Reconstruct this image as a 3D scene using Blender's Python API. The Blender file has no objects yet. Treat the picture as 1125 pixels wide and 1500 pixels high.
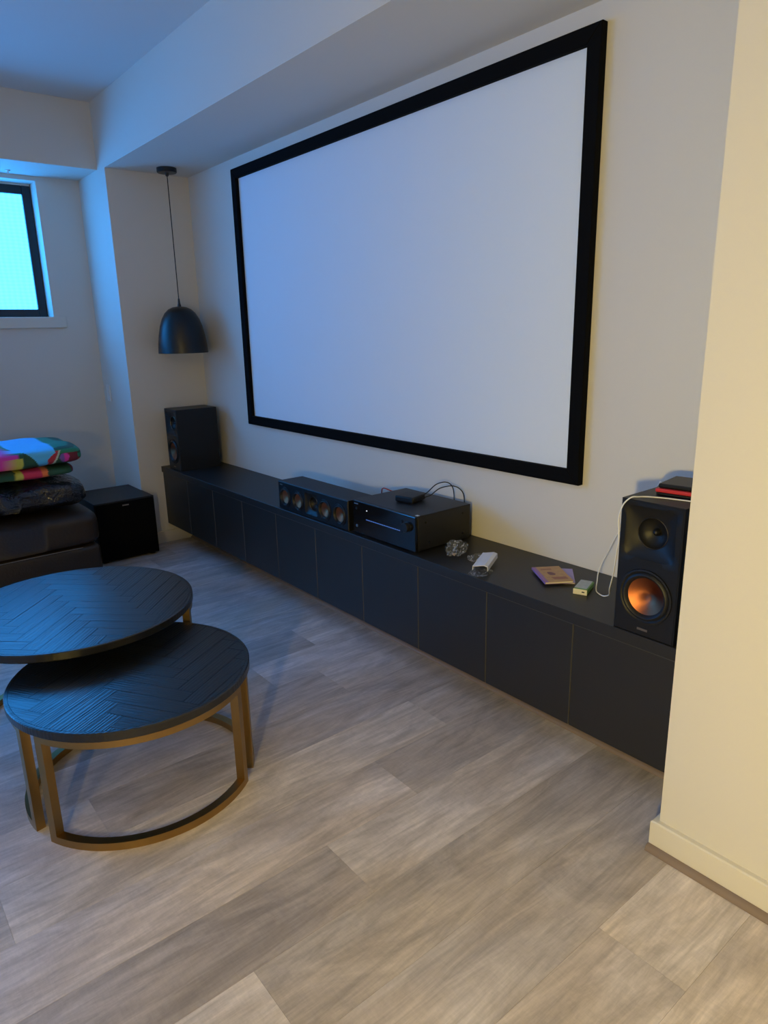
import bpy, bmesh, math, random
from mathutils import Vector, Matrix, noise
R = math.radians
sc = bpy.context.scene
col = sc.collection

# ------------------------------------------------------------------ camera, world, exposure
cd = bpy.data.cameras.new('camera'); cam = bpy.data.objects.new('camera', cd); col.objects.link(cam)
cd.sensor_fit = 'HORIZONTAL'; cd.sensor_width = 36.0; cd.lens = 36.0 * 1007.14 / 1125.0
cd.clip_start = 0.02
r_, u_, f_ = (Vector(v) for v in ((.77522896, -.63132987, -.02103966), (.17909868, .18773603, .96575299), (.60575881, .75244786, -.25860875)))
cam.matrix_world = Matrix(((r_.x, u_.x, -f_.x, -2.2), (r_.y, u_.y, -f_.y, 0), (r_.z, u_.z, -f_.z, 1.4876), (0, 0, 0, 1)))
sc.camera = cam
w = bpy.data.worlds.new('dusk'); sc.world = w; w.use_nodes = True
w.node_tree.nodes['Background'].inputs[0].default_value = (.05, .16, .5, 1)
w.node_tree.nodes['Background'].inputs[1].default_value = 1.0
vs = sc.view_settings
vs.view_transform = 'Standard'; vs.look = 'None'; vs.gamma = 1; vs.use_curve_mapping = False; vs.exposure = 0.0
WINDOW_L = 8.0;  ADDED_WINDOW_L = 10.5;  WINDOW_C = (.030, .33, 1.0)        # dusk daylight through the window pane, second strength for an added unseen window
ADDED_LAMP_L = 590.0;  LAMP_AIM = (1, -.10, -.10);  WARM_C = (1.0, .76, .235);  ADDED_DOME_L = 80.0       # added reading lamp behind the camera, added dome for warm fill

# ------------------------------------------------------------------ dimensions (metres)
YF = 4.775; YB = 5.329; YB2 = 4.918; W = .555; ZS = 2.50; ZC = 2.90
Y2 = .826; XP = -.536; XL = -5.2; YBK = -4.6
SLX = -.396; SLZ = .5644; SLT = .0408; CBX = -.388; CBZ = .142

# ------------------------------------------------------------------ materials
MATS = {}
def nt(name):
    m = bpy.data.materials.new(name); m.use_nodes = True
    MATS[name] = m
    return m, m.node_tree.nodes, m.node_tree.links, m.node_tree.nodes['Principled BSDF']
def mat(name, c, rough=.5, metal=0, spec=.5, coat=0, bump=None, var=None, coord='Object', **kw):
    """plain procedural material; bump=(scale, strength, distance); var=(scale, amount)"""
    m, n, l, b = nt(name)
    b.inputs['Base Color'].default_value = (*c, 1); b.inputs['Roughness'].default_value = rough
    b.inputs['Metallic'].default_value = metal; b.inputs['Specular IOR Level'].default_value = spec
    b.inputs['Coat Weight'].default_value = coat
    for k, v in kw.items(): b.inputs[k.replace('_', ' ')].default_value = v
    if bump or var:
        tc = n.new('ShaderNodeTexCoord')
    if bump:
        nz = n.new('ShaderNodeTexNoise'); nz.inputs['Scale'].default_value = bump[0]; nz.inputs['Detail'].default_value = 5
        l.new(tc.outputs[coord], nz.inputs['Vector'])
        bp = n.new('ShaderNodeBump'); bp.inputs['Strength'].default_value = bump[1]; bp.inputs['Distance'].default_value = bump[2]
        l.new(nz.outputs['Fac'], bp.inputs['Height']); l.new(bp.outputs['Normal'], b.inputs['Normal'])
    if var:
        nv = n.new('ShaderNodeTexNoise'); nv.inputs['Scale'].default_value = var[0]; nv.inputs['Detail'].default_value = 6
        l.new(tc.outputs[coord], nv.inputs['Vector'])
        mr = n.new('ShaderNodeMapRange'); mr.inputs['To Min'].default_value = 1 - var[1]; mr.inputs['To Max'].default_value = 1 + var[1]
        l.new(nv.outputs['Fac'], mr.inputs['Value'])
        mx = n.new('ShaderNodeMix'); mx.data_type = 'RGBA'; mx.blend_type = 'MULTIPLY'; mx.inputs['Factor'].default_value = 1
        mx.inputs['A'].default_value = (*c, 1); l.new(mr.outputs['Result'], mx.inputs['B']); l.new(mx.outputs['Result'], b.inputs['Base Color'])
    return m
def emit(name, c, s):
    m, n, l, b = nt(name)
    b.inputs['Base Color'].default_value = (0, 0, 0, 1)
    b.inputs['Emission Color'].default_value = (*c, 1); b.inputs['Emission Strength'].default_value = s
    return m

mat('wall_paint', (.70, .665, .60), .75, bump=(220, .06, .002), var=(1.3, .02))
mat('ceiling_paint', (.70, .69, .67), .85, bump=(200, .05, .002))
mat('trim_paint', (.72, .68, .60), .45, bump=(60, .03, .001))
mat('screen_fabric_blue_lit', (.77, .83, .89), .8, bump=(900, .05, .0005))  # white fabric tinted cool, standing in for blue window light on it
mat('black_velvet', (.004, .004, .0045), .95, spec=.1, bump=(500, .2, .001))
mat('charcoal_laminate', (.017, .0165, .0165), .42, spec=.45, bump=(350, .05, .0006), var=(6, .08))
mat('charcoal_edge', (.075, .072, .068), .5, spec=.4, bump=(200, .05, .0005))
mat('carcass', (.015, .015, .015), .6, bump=(100, .05, .001))
mat('black_vinyl', (.006, .006, .007), .45, spec=.4, bump=(400, .12, .0006))
mat('black_satin', (.005, .005, .006), .42, spec=.4, bump=(300, .04, .0004))
mat('black_rubber', (.006, .006, .007), .5, spec=.4, bump=(150, .05, .0004))
mat('black_gloss', (.005, .005, .006), .12, spec=.5, bump=(30, .01, .0003))
mat('black_metal', (.007, .007, .008), .42, spec=.5, bump=(600, .05, .0004))
mat('horn_rubber', (.006, .006, .006), .46, spec=.35, bump=(200, .04, .0004))
mat('badge', (.30, .25, .20), .35, metal=1, bump=(200, .05, .0003))
mat('steel', (.55, .55, .56), .3, metal=1, bump=(100, .05, .0003))
mat('brass', (.40, .255, .10), .38, metal=1, bump=(90, .06, .0005), var=(14, .12))
mat('lamp_metal', (.006, .0065, .008), .38, spec=.5, bump=(500, .04, .0004))
mat('lamp_inside', (.35, .33, .30), .5, bump=(100, .05, .0005))
mat('cord_fabric', (.012, .012, .013), .7, bump=(900, .2, .0005))
mat('leather', (.024, .0145, .0095), .44, spec=.5, bump=(70, .35, .004), var=(8, .25))
mat('piping', (.16, .15, .14), .5, bump=(300, .1, .0005))
mat('window_frame', (.012, .012, .015), .4, spec=.5, bump=(200, .03, .0004))
mat('switch_plastic', (.75, .75, .73), .3, bump=(50, .01, .0002))
mat('white_cable', (.80, .80, .78), .4, bump=(100, .02, .0002))
mat('red_plastic', (.55, .03, .035), .4, bump=(200, .03, .0003))
mat('red_wire', (.40, .06, .04), .5, bump=(200, .03, .0003))
mat('white_paper', (.74, .74, .78), .6, bump=(60, .25, .002))
mat('cream_plastic', (.80, .74, .50), .4, bump=(60, .03, .0003))
mat('green_plastic', (.12, .30, .06), .4, bump=(80, .05, .0005), var=(40, .3))
mat('silver_film', (.42, .46, .44), .3, bump=(40, .2, .002), var=(60, .3))
mat('page_paper', (.74, .70, .58), .7, bump=(400, .3, .0006))
mat('purple_cover', (.30, .17, .46), .45, bump=(60, .05, .0005), var=(20, .15))
mat('lilac_cover', (.40, .32, .62), .45, bump=(60, .05, .0005), var=(20, .1))
mat('blue_card', (.12, .18, .55), .4, bump=(60, .05, .0005), var=(30, .2))
mat('tan_card', (.62, .42, .24), .6, bump=(60, .1, .0005))
mat('scotia_vinyl', (.23, .17, .135), .5, bump=(90, .1, .0006), var=(9, .15))
mat('dark_blanket', (.010, .010, .016), .9, bump=(60, .4, .006))
emit('display_blue', (.12, .28, .9), .45)
emit('led_white', (.9, .9, 1), 1.5)
emit('added_lamp_glow', WARM_C, ADDED_LAMP_L)
emit('added_dome_glow', WARM_C, ADDED_DOME_L)

def floor_material():
    m, n, l, b = nt('plank_vinyl')
    tc = n.new('ShaderNodeTexCoord'); oi = n.new('ShaderNodeObjectInfo')
    off = n.new('ShaderNodeVectorMath'); off.operation = 'MULTIPLY_ADD'
    cb = n.new('ShaderNodeCombineXYZ')
    for i, k in enumerate((37., 19., 11.)):
        mm = n.new('ShaderNodeMath'); mm.operation = 'MULTIPLY'; mm.inputs[1].default_value = k
        l.new(oi.outputs['Random'], mm.inputs[0]); l.new(mm.outputs[0], cb.inputs[i])
    off.inputs[1].default_value = (1, 1, 1); l.new(tc.outputs['Object'], off.inputs[0]); l.new(cb.outputs[0], off.inputs[2])
    def tex(sx, sy, scale, det, rgh, dist):
        mp = n.new('ShaderNodeMapping'); mp.inputs['Scale'].default_value = (sx, sy, 1)
        l.new(off.outputs[0], mp.inputs['Vector'])
        t = n.new('ShaderNodeTexNoise'); t.inputs['Scale'].default_value = scale; t.inputs['Detail'].default_value = det
        t.inputs['Roughness'].default_value = rgh; t.inputs['Distortion'].default_value = dist
        l.new(mp.outputs[0], t.inputs['Vector']); return t.outputs['Fac']
    def remap(s, a, b2, lo, hi):
        mr = n.new('ShaderNodeMapRange'); l.new(s, mr.inputs['Value'])
        for k, v in (('From Min', a), ('From Max', b2), ('To Min', lo), ('To Max', hi)): mr.inputs[k].default_value = v
        return mr.outputs['Result']
    def mul(a, c):
        mm = n.new('ShaderNodeMath'); mm.operation = 'MULTIPLY'; l.new(a, mm.inputs[0]); l.new(c, mm.inputs[1]); return mm.outputs[0]
    cloud = remap(tex(1, 2.4, 2.6, 8, .66, 1.0), .33, .67, .76, 1.19)      # broad limed patches
    streak = remap(tex(1, 8, 2.2, 5, .62, 2.2), .36, .66, .80, 1.10)       # cathedral streaks along the board
    grain = remap(tex(1, 22, 8, 5, .75, .3), .3, .7, .91, 1.07)           # fine grain
    cross = remap(tex(9, 2, 14, 4, .75, .0), .35, .7, .95, 1.05)         # saw marks across
    val = mul(mul(cloud, streak), mul(grain, cross))
    hue = n.new('ShaderNodeMix'); hue.data_type = 'RGBA'
    hue.inputs['A'].default_value = (.67, .605, .60, 1); hue.inputs['B'].default_value = (.64, .555, .51, 1)
    l.new(remap(tex(1, 3, 1.4, 3, .5, 1), .4, .6, 0, 1), hue.inputs['Factor'])
    m1 = n.new('ShaderNodeMix'); m1.data_type = 'RGBA'; m1.blend_type = 'MULTIPLY'; m1.inputs['Factor'].default_value = 1
    l.new(hue.outputs['Result'], m1.inputs['A']); l.new(val, m1.inputs['B'])
    m2 = n.new('ShaderNodeMix'); m2.data_type = 'RGBA'; m2.blend_type = 'MULTIPLY'; m2.inputs['Factor'].default_value = 1
    l.new(m1.outputs['Result'], m2.inputs['A']); l.new(oi.outputs['Color'], m2.inputs['B'])
    l.new(m2.outputs['Result'], b.inputs['Base Color'])
    b.inputs['Roughness'].default_value = .46; b.inputs['Specular IOR Level'].default_value = .4
    bp = n.new('ShaderNodeBump'); bp.inputs['Strength'].default_value = .25; bp.inputs['Distance'].default_value = .0008
    l.new(grain, bp.inputs['Height']); l.new(bp.outputs['Normal'], b.inputs['Normal'])
floor_material()

def black_wood():
    m, n, l, b = nt('black_oak')
    tc = n.new('ShaderNodeTexCoord'); oi = n.new('ShaderNodeObjectInfo')
    cb = n.new('ShaderNodeCombineXYZ'); mm = n.new('ShaderNodeMath'); mm.operation = 'MULTIPLY'; mm.inputs[1].default_value = 31
    l.new(oi.outputs['Random'], mm.inputs[0]); l.new(mm.outputs[0], cb.inputs[0]); l.new(mm.outputs[0], cb.inputs[1])
    ad = n.new('ShaderNodeVectorMath'); l.new(tc.outputs['Object'], ad.inputs[0]); l.new(cb.outputs[0], ad.inputs[1])
    mp = n.new('ShaderNodeMapping'); mp.inputs['Scale'].default_value = (1, 9, 1); l.new(ad.outputs[0], mp.inputs['Vector'])
    wv = n.new('ShaderNodeTexWave'); wv.bands_direction = 'Y'; wv.inputs['Scale'].default_value = 3.0; wv.inputs['Distortion'].default_value = 9
    wv.inputs['Detail'].default_value = 3; wv.inputs['Detail Scale'].default_value = .7
    l.new(mp.outputs[0], wv.inputs['Vector'])
    nz = n.new('ShaderNodeTexNoise'); nz.inputs['Scale'].default_value = 22; nz.inputs['Detail'].default_value = 5; l.new(mp.outputs[0], nz.inputs['Vector'])
    a = n.new('ShaderNodeMath'); a.operation = 'ADD'; l.new(wv.outputs['Fac'], a.inputs[0]); l.new(nz.outputs['Fac'], a.inputs[1])
    bp = n.new('ShaderNodeBump'); bp.inputs['Strength'].default_value = .28; bp.inputs['Distance'].default_value = .0012
    l.new(a.outputs[0], bp.inputs['Height']); l.new(bp.outputs['Normal'], b.inputs['Normal'])
    b.inputs['Base Color'].default_value = (.0045, .005, .006, 1); b.inputs['Roughness'].default_value = .30; b.inputs['Specular IOR Level'].default_value = .85
black_wood()

def copper():
    m, n, l, b = nt('copper_cone')
    b.inputs['Base Color'].default_value = (.31, .105, .05, 1); b.inputs['Metallic'].default_value = 1; b.inputs['Roughness'].default_value = .40
    b.inputs['Anisotropic'].default_value = .75
    tg = n.new('ShaderNodeTangent'); tg.direction_type = 'RADIAL'; tg.axis = 'Z'; l.new(tg.outputs[0], b.inputs['Tangent'])
    tc = n.new('ShaderNodeTexCoord'); nz = n.new('ShaderNodeTexNoise'); nz.inputs['Scale'].default_value = 150; l.new(tc.outputs['Object'], nz.inputs['Vector'])
    bp = n.new('ShaderNodeBump'); bp.inputs['Strength'].default_value = .03; bp.inputs['Distance'].default_value = .0005
    l.new(nz.outputs['Fac'], bp.inputs['Height']); l.new(bp.outputs['Normal'], b.inputs['Normal'])
copper()

def pane_material(name, L):
    # obscured glass lit from outside by the dusk sky; faint threads of the insect screen behind it
    m, n, l, b = nt(name)
    tc = n.new('ShaderNodeTexCoord')
    out = []
    for d, s in (('X', 9.0), ('Z', 13.0)):
        wv = n.new('ShaderNodeTexWave'); wv.bands_direction = d; wv.inputs['Scale'].default_value = s; wv.inputs['Distortion'].default_value = 1.5
        wv.inputs['Detail'].default_value = 3; l.new(tc.outputs['Object'], wv.inputs['Vector']); out.append(wv.outputs['Fac'])
    a = n.new('ShaderNodeMath'); a.operation = 'ADD'; l.new(out[0], a.inputs[0]); l.new(out[1], a.inputs[1])
    mr = n.new('ShaderNodeMapRange'); mr.inputs['From Max'].default_value = 2; mr.inputs['To Min'].default_value = .88 * L; mr.inputs['To Max'].default_value = 1.12 * L
    l.new(a.outputs[0], mr.inputs['Value'])
    b.inputs['Base Color'].default_value = (.02, .03, .04, 1); b.inputs['Roughness'].default_value = .2
    b.inputs['Emission Color'].default_value = (*WINDOW_C, 1); l.new(mr.outputs['Result'], b.inputs['Emission Strength'])
pane_material('window_pane', WINDOW_L); pane_material('added_window_pane', ADDED_WINDOW_L)

def clear_plastic():
    m, n, l, b = nt('clear_plastic')
    tr = n.new('ShaderNodeBsdfTransparent'); tr.inputs[0].default_value = (.96, .965, .98, 1)
    b.inputs['Base Color'].default_value = (.62, .66, .74, 1); b.inputs['Roughness'].default_value = .14; b.inputs['Specular IOR Level'].default_value = .9
    tc = n.new('ShaderNodeTexCoord'); nz = n.new('ShaderNodeTexNoise'); nz.inputs['Scale'].default_value = 55; nz.inputs['Detail'].default_value = 3; nz.inputs['Distortion'].default_value = 1.5
    l.new(tc.outputs['Object'], nz.inputs['Vector'])
    cr = n.new('ShaderNodeMapRange')
    for k, v in (('From Min', .50), ('From Max', .68), ('To Min', .05), ('To Max', .62)): cr.inputs[k].default_value = v
    l.new(nz.outputs['Fac'], cr.inputs['Value'])
    bp = n.new('ShaderNodeBump'); bp.inputs['Strength'].default_value = .9; bp.inputs['Distance'].default_value = .006
    l.new(nz.outputs['Fac'], bp.inputs['Height']); l.new(bp.outputs['Normal'], b.inputs['Normal'])
    mx = n.new('ShaderNodeMixShader'); l.new(cr.outputs['Result'], mx.inputs[0])
    l.new(tr.outputs[0], mx.inputs[1]); l.new(b.outputs[0], mx.inputs[2]); l.new(mx.outputs[0], n['Material Output'].inputs[0])
clear_plastic()

def bag_film():
    m, n, l, b = nt('bag_film')
    b.inputs['Base Color'].default_value = (.014, .014, .020, 1); b.inputs['Roughness'].default_value = .10; b.inputs['Specular IOR Level'].default_value = .6
    tc = n.new('ShaderNodeTexCoord')
    v = n.new('ShaderNodeTexNoise'); v.inputs['Scale'].default_value = 13; v.inputs['Detail'].default_value = 3; v.inputs['Distortion'].default_value = 2.5
    l.new(tc.outputs['Object'], v.inputs['Vector'])
    bp = n.new('ShaderNodeBump'); bp.inputs['Strength'].default_value = .8; bp.inputs['Distance'].default_value = .018
    l.new(v.outputs['Fac'], bp.inputs['Height']); l.new(bp.outputs['Normal'], b.inputs['Normal'])
bag_film()

def vcol(name, rough=.7, bump=(300, .15, .001)):
    m, n, l, b = nt(name)
    at = n.new('ShaderNodeVertexColor'); at.layer_name = 'print'; l.new(at.outputs[0], b.inputs['Base Color']); b.inputs['Roughness'].default_value = rough
    tc = n.new('ShaderNodeTexCoord'); nz = n.new('ShaderNodeTexNoise'); nz.inputs['Scale'].default_value = bump[0]; l.new(tc.outputs['Object'], nz.inputs['Vector'])
    bp = n.new('ShaderNodeBump'); bp.inputs['Strength'].default_value = bump[1]; bp.inputs['Distance'].default_value = bump[2]
    l.new(nz.outputs['Fac'], bp.inputs['Height']); l.new(bp.outputs['Normal'], b.inputs['Normal'])
vcol('printed_quilt'); vcol('printed_cover', .4, (60, .05, .0005))

# ------------------------------------------------------------------ mesh helpers
class MB:
    def __init__(s): s.bm = bmesh.new()
    def box(s, a, b, bev=0, seg=2):
        bm = s.bm
        x0, y0, z0 = a; x1, y1, z1 = b
        v = [bm.verts.new(p) for p in ((x0, y0, z0), (x1, y0, z0), (x1, y1, z0), (x0, y1, z0), (x0, y0, z1), (x1, y0, z1), (x1, y1, z1), (x0, y1, z1))]
        fs = [bm.faces.new([v[i] for i in q]) for q in ((3, 2, 1, 0), (4, 5, 6, 7), (0, 1, 5, 4), (1, 2, 6, 5), (2, 3, 7, 6), (3, 0, 4, 7))]
        if bev > 0:
            es = list({e for f in fs for e in f.edges})
            bmesh.ops.bevel(bm, geom=es, offset=bev, segments=seg, profile=.5, affect='EDGES')
        return s
    def prism(s, poly, z0, z1, M=None, bev=0):
        """polygon in local xy extruded z0..z1, optional matrix"""
        bm = s.bm; M = M or Matrix()
        lo = [bm.verts.new(M @ Vector((x, y, z0))) for x, y in poly]; hi = [bm.verts.new(M @ Vector((x, y, z1))) for x, y in poly]
        n = len(poly)
        fs = [bm.faces.new(lo[::-1]), bm.faces.new(hi)] + [bm.faces.new((lo[i], lo[(i + 1) % n], hi[(i + 1) % n], hi[i])) for i in range(n)]
        if bev: bmesh.ops.bevel(bm, geom=list(fs[1].edges), offset=bev, segments=1, profile=.5, affect='EDGES')
        return s
    def lathe(s, prof, M=None, n=40, close=False):
        """profile (r, z) about local z"""
        bm = s.bm; M = M or Matrix(); rings = []
        for r, z in prof:
            if r < 1e-6: rings.append([bm.verts.new(M @ Vector((0, 0, z)))])
            else: rings.append([bm.verts.new(M @ Vector((r * math.cos(2 * math.pi * i / n), r * math.sin(2 * math.pi * i / n), z))) for i in range(n)])
        prs = list(zip(rings, rings[1:])) + ([(rings[-1], rings[0])] if close else [])
        for A, B in prs:
            for i in range(n):
                j = (i + 1) % n
                if len(A) == 1 and len(B) == 1: continue
                if len(A) == 1: bm.faces.new((A[0], B[j], B[i]))
                elif len(B) == 1: bm.faces.new((A[i], A[j], B[0]))
                else: bm.faces.new((A[i], A[j], B[j], B[i]))
        return s
    def tube(s, pts, r, n=8, smooth=6):
        P = catmull([Vector(p) for p in pts], smooth) if smooth else [Vector(p) for p in pts]
        bm = s.bm; prev = None; up = None
        for i, p in enumerate(P):
            t = (P[min(i + 1, len(P) - 1)] - P[max(i - 1, 0)]).normalized()
            if up is None: up = t.orthogonal().normalized()
            up = (up - t * up.dot(t)).normalized(); sd = t.cross(up)
            ring = [bm.verts.new(p + (up * math.cos(2 * math.pi * k / n) + sd * math.sin(2 * math.pi * k / n)) * r) for k in range(n)]
            if prev:
                for k in range(n): bm.faces.new((prev[k], prev[(k + 1) % n], ring[(k + 1) % n], ring[k]))
            else: bm.faces.new(ring[::-1])
            prev = ring
        bm.faces.new(prev)
        return s
    def arc(s, r0, r1, a0, a1, z0, z1, n=28):
        """rectangular bar bent along a circle"""
        bm = s.bm; prev = None
        for i in range(n + 1):
            a = a0 + (a1 - a0) * i / n; c, q = math.cos(a), math.sin(a)
            ring = [bm.verts.new(p) for p in ((r0 * c, r0 * q, z0), (r1 * c, r1 * q, z0), (r1 * c, r1 * q, z1), (r0 * c, r0 * q, z1))]
            if prev:
                for k in range(4): bm.faces.new((prev[k], ring[k], ring[(k + 1) % 4], prev[(k + 1) % 4]))
            else: bm.faces.new(ring)
            prev = ring
        bm.faces.new(prev[::-1])
        return s
    def mesh(s, name, m, smooth=None):
        bmesh.ops.recalc_face_normals(s.bm, faces=s.bm.faces[:])
        if smooth is not None:
            for f in s.bm.faces: f.smooth = True
            for e in s.bm.edges:
                if len(e.link_faces) == 2 and e.calc_face_angle(0) > R(smooth): e.smooth = False
        me = bpy.data.meshes.new(name); s.bm.to_mesh(me); s.bm.free()
        me.materials.append(MATS[m]); return me
    def build(s, name, m, parent=None, loc=(0, 0, 0), smooth=None, rot=(0, 0, 0)):
        return link(name, s.mesh(name, m, smooth), parent, loc, rot)
def catmull(P, k):
    out = []
    for i in range(len(P) - 1):
        a, b, c, d = P[max(i - 1, 0)], P[i], P[i + 1], P[min(i + 2, len(P) - 1)]
        for j in range(k):
            t = j / k
            out.append(.5 * ((2 * b) + (c - a) * t + (2 * a - 5 * b + 4 * c - d) * t * t + (3 * b - a - 3 * c + d) * t ** 3))
    return out + [P[-1]]
def link(name, me, parent=None, loc=(0, 0, 0), rot=(0, 0, 0)):
    o = bpy.data.objects.new(name, me); col.objects.link(o); o.location = loc; o.rotation_euler = rot
    if parent: o.parent = parent
    return o
def thing(name, label, cat, loc=(0, 0, 0), rz=0, group=None):
    o = bpy.data.objects.new(name, None); col.objects.link(o); o.location = loc; o.rotation_euler = (0, 0, rz); o.empty_display_size = .05
    return tag(o, label, cat, group)
def tag(o, label, cat, group=None):
    o['label'] = label; o['category'] = cat
    if group: o['group'] = group
    return o
def struct(o, label=None):
    o['kind'] = 'structure'
    if label: o['label'] = label
    return o
TX = Matrix.Rotation(R(-90), 4, 'Y')          # local +z -> world -x : drivers face the room

# ------------------------------------------------------------------ floor: planks run towards the screen wall
PW, PL = .23, 1.52
fl = struct(MB().box((XL, YBK, -.12), (0, YB + .2, -.006)).build('floor', 'plank_vinyl'), 'grey brown limed timber look plank floor')
fl.color = (1, 1, 1, 1)
rnd = random.Random(5)
joint = {-1: -.903, 0: -1.75, 1: -1.639, 2: -1.268, 3: -.905, 4: -.545, 5: -1.75, 6: -2.2, 7: -.897, 8: -.54, 9: -1.3}
tone = {(-2, 0): 1.0, (-2, -1): 1.0, (-1, 0): 1.06, (-1, -1): .90, (0, 0): .84, (0, -1): .95, (1, 0): .82, (1, -1): 1.08, (2, 0): 1.06, (2, -1): .74, (3, 0): .82, (3, -1): 1.06, (4, 0): .84, (4, -1): 1.08,
        (5, 0): .86, (6, 0): .86, (7, 0): 1.02, (7, -1): .80, (8, 0): 1.08, (8, -1): .82, (9, 0): .95}
full = MB().box((-PL / 2 + .0002, -PW / 2 + .0002, -.0058), (PL / 2 - .0002, PW / 2 - .0002, 0), .0003, 1).mesh('plank', 'plank_vinyl')
for k in range(-12, 20):
    y0 = .774 + PW * k; y1 = min(y0 + PW, YB)
    if y0 > YB - .02: break
    j = joint.get(k, -rnd.uniform(.3, 1.7))
    for q in range(-5, 2):
        x0, x1 = j + PL * q, j + PL * (q + 1)
        if x0 > -.01 or x1 < XL + .02: continue
        t = tone.get((k, q), rnd.uniform(.82, 1.08))
        if x1 > 0 or x0 < XL or y1 - y0 < PW - .001:
            x1 = min(x1, -.001); x0 = max(x0, XL + .001); cx, cy = (x0 + x1) / 2, (y0 + y1) / 2
            me = MB().box((x0 - cx + .0002, y0 - cy + .0002, -.0058), (x1 - cx - .0002, y1 - cy - .0002, 0), .0003, 1).mesh('plank', 'plank_vinyl')
        else: me = full; cx, cy = (x0 + x1) / 2, (y0 + y1) / 2
        p = link('plank', me, fl, (cx, cy, 0)); p.color = (t, t, t * rnd.uniform(.97, 1.03), 1)

# ------------------------------------------------------------------ shell
ceil = struct(MB().box((XL, YBK, ZC), (.2, YB + .2, ZC + .15)).build('ceiling', 'ceiling_paint'), 'flat painted plasterboard ceiling')
MB().box((-W, YBK, ZS), (-.0005, YF, ZC - .0005)).build('bulkhead', 'wall_paint', ceil)
MB().box((XL, YB2, ZS + .010), (-W, YB, ZC - .0005)).build('bulkhead', 'wall_paint', ceil)
struct(MB().box((0, YBK, -.12), (.2, YB + .2, ZC)).build('wall_screen', 'wall_paint'), 'warm white wall behind the projector screen')
struct(MB().box((-W, YF, -.12), (0, YB + .2, ZC)).build('wall_end', 'wall_paint'), 'warm white pier closing the far end of the recess')
struct(MB().box((XP, YBK, -.12), (-.0005, Y2, ZC - .4005)).build('wall_right', 'wall_paint'), 'cream wall return at the near end of the cabinets')
struct(MB().box((XL - .2, YBK, -.12), (XL, YB + .2, ZC)).build('wall_left', 'wall_paint'))
struct(MB().box((XL, YBK - .2, -.12), (.2, YBK, ZC)).build('wall_back', 'wall_paint'))
WX0, WX1, WZ0, WZ1 = -2.75, -.834, 1.611, 2.482      # window opening
VX0, VX1, VZ0, VZ1 = -4.95, -3.1, .80, 2.40          # added taller window, out of view, throwing more blue onto the screen
mb = MB()
mb.box((XL, YB, -.12), (VX0, YB + .2, ZC)); mb.box((VX1, YB, -.12), (WX0, YB + .2, ZC)); mb.box((WX1, YB, -.12), (-W, YB + .2, ZC))
for x0, x1, z0, z1 in ((WX0, WX1, WZ0, WZ1), (VX0, VX1, VZ0, VZ1)):
    mb.box((x0, YB, -.12), (x1, YB + .2, z0)); mb.box((x0, YB, z1), (x1, YB + .2, ZC))
struct(mb.build('wall_window', 'wall_paint'), 'warm white wall around the high window')
# window
wn = bpy.data.objects.new('window_1', None); col.objects.link(wn); wn.location = ((WX0 + WX1) / 2, YB + .135, WZ0); struct(wn, 'black framed high window with glowing cyan obscured pane')
hw = (WX1 - WX0) / 2; hh = WZ1 - WZ0; fw = .055; fi = .004; hd = .012
for a, b in (((-hw + fi, 0, fi), (-hw + fw, .05, hh - hd)), ((hw - fw - fi, 0, fi), (hw - fi, .05, hh - hd)), ((-hw + fw, 0, fi), (hw - fw - fi, .05, fw)), ((-hw + fw, 0, hh - hd - fw), (hw - fw - fi, .05, hh - hd))):
    MB().box(a, b, .003, 1).build('frame_rail', 'window_frame', wn)
MB().box((-hw + fi, .002, hh - hd), (hw - fi, .06, hh - .0005)).build('head_packer', 'wall_paint', wn)
MB().box((-.02, 0, fw), (.02, .05, hh - hd - fw), .003, 1).build('mullion', 'window_frame', wn)
MB().box((-hw + fw - .004, .026, fw - .004), (hw - fw - fi + .004, .032, hh - hd - fw + .004)).build('pane', 'window_pane', wn)
MB().box((WX0 - .077 - wn.location.x, -.135 - .016, -.075), (hw + .077, -.1355, .0), .003, 1).build('sill', 'trim_paint', wn)

w2n = bpy.data.objects.new('added_window', None); col.objects.link(w2n); w2n.location = ((VX0 + VX1) / 2, YB + .09, VZ0); struct(w2n, 'added unseen tall black framed window further along the window wall')
hw2 = (VX1 - VX0) / 2 - .003; hh2 = VZ1 - VZ0 - .003
for a, b in (((-hw2, 0, .003), (-hw2 + .055, .05, hh2)), ((hw2 - .055, 0, .003), (hw2, .05, hh2)), ((-hw2 + .055, 0, .003), (hw2 - .055, .05, .058)), ((-hw2 + .055, 0, hh2 - .055), (hw2 - .055, .05, hh2)), ((-.025, 0, .058), (.025, .05, hh2 - .055))):
    MB().box(a, b, .003, 1).build('frame_rail', 'window_frame', w2n)
MB().box((-hw2 + .051, .026, .054), (hw2 - .051, .032, hh2 - .051)).build('pane', 'added_window_pane', w2n)

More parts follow.
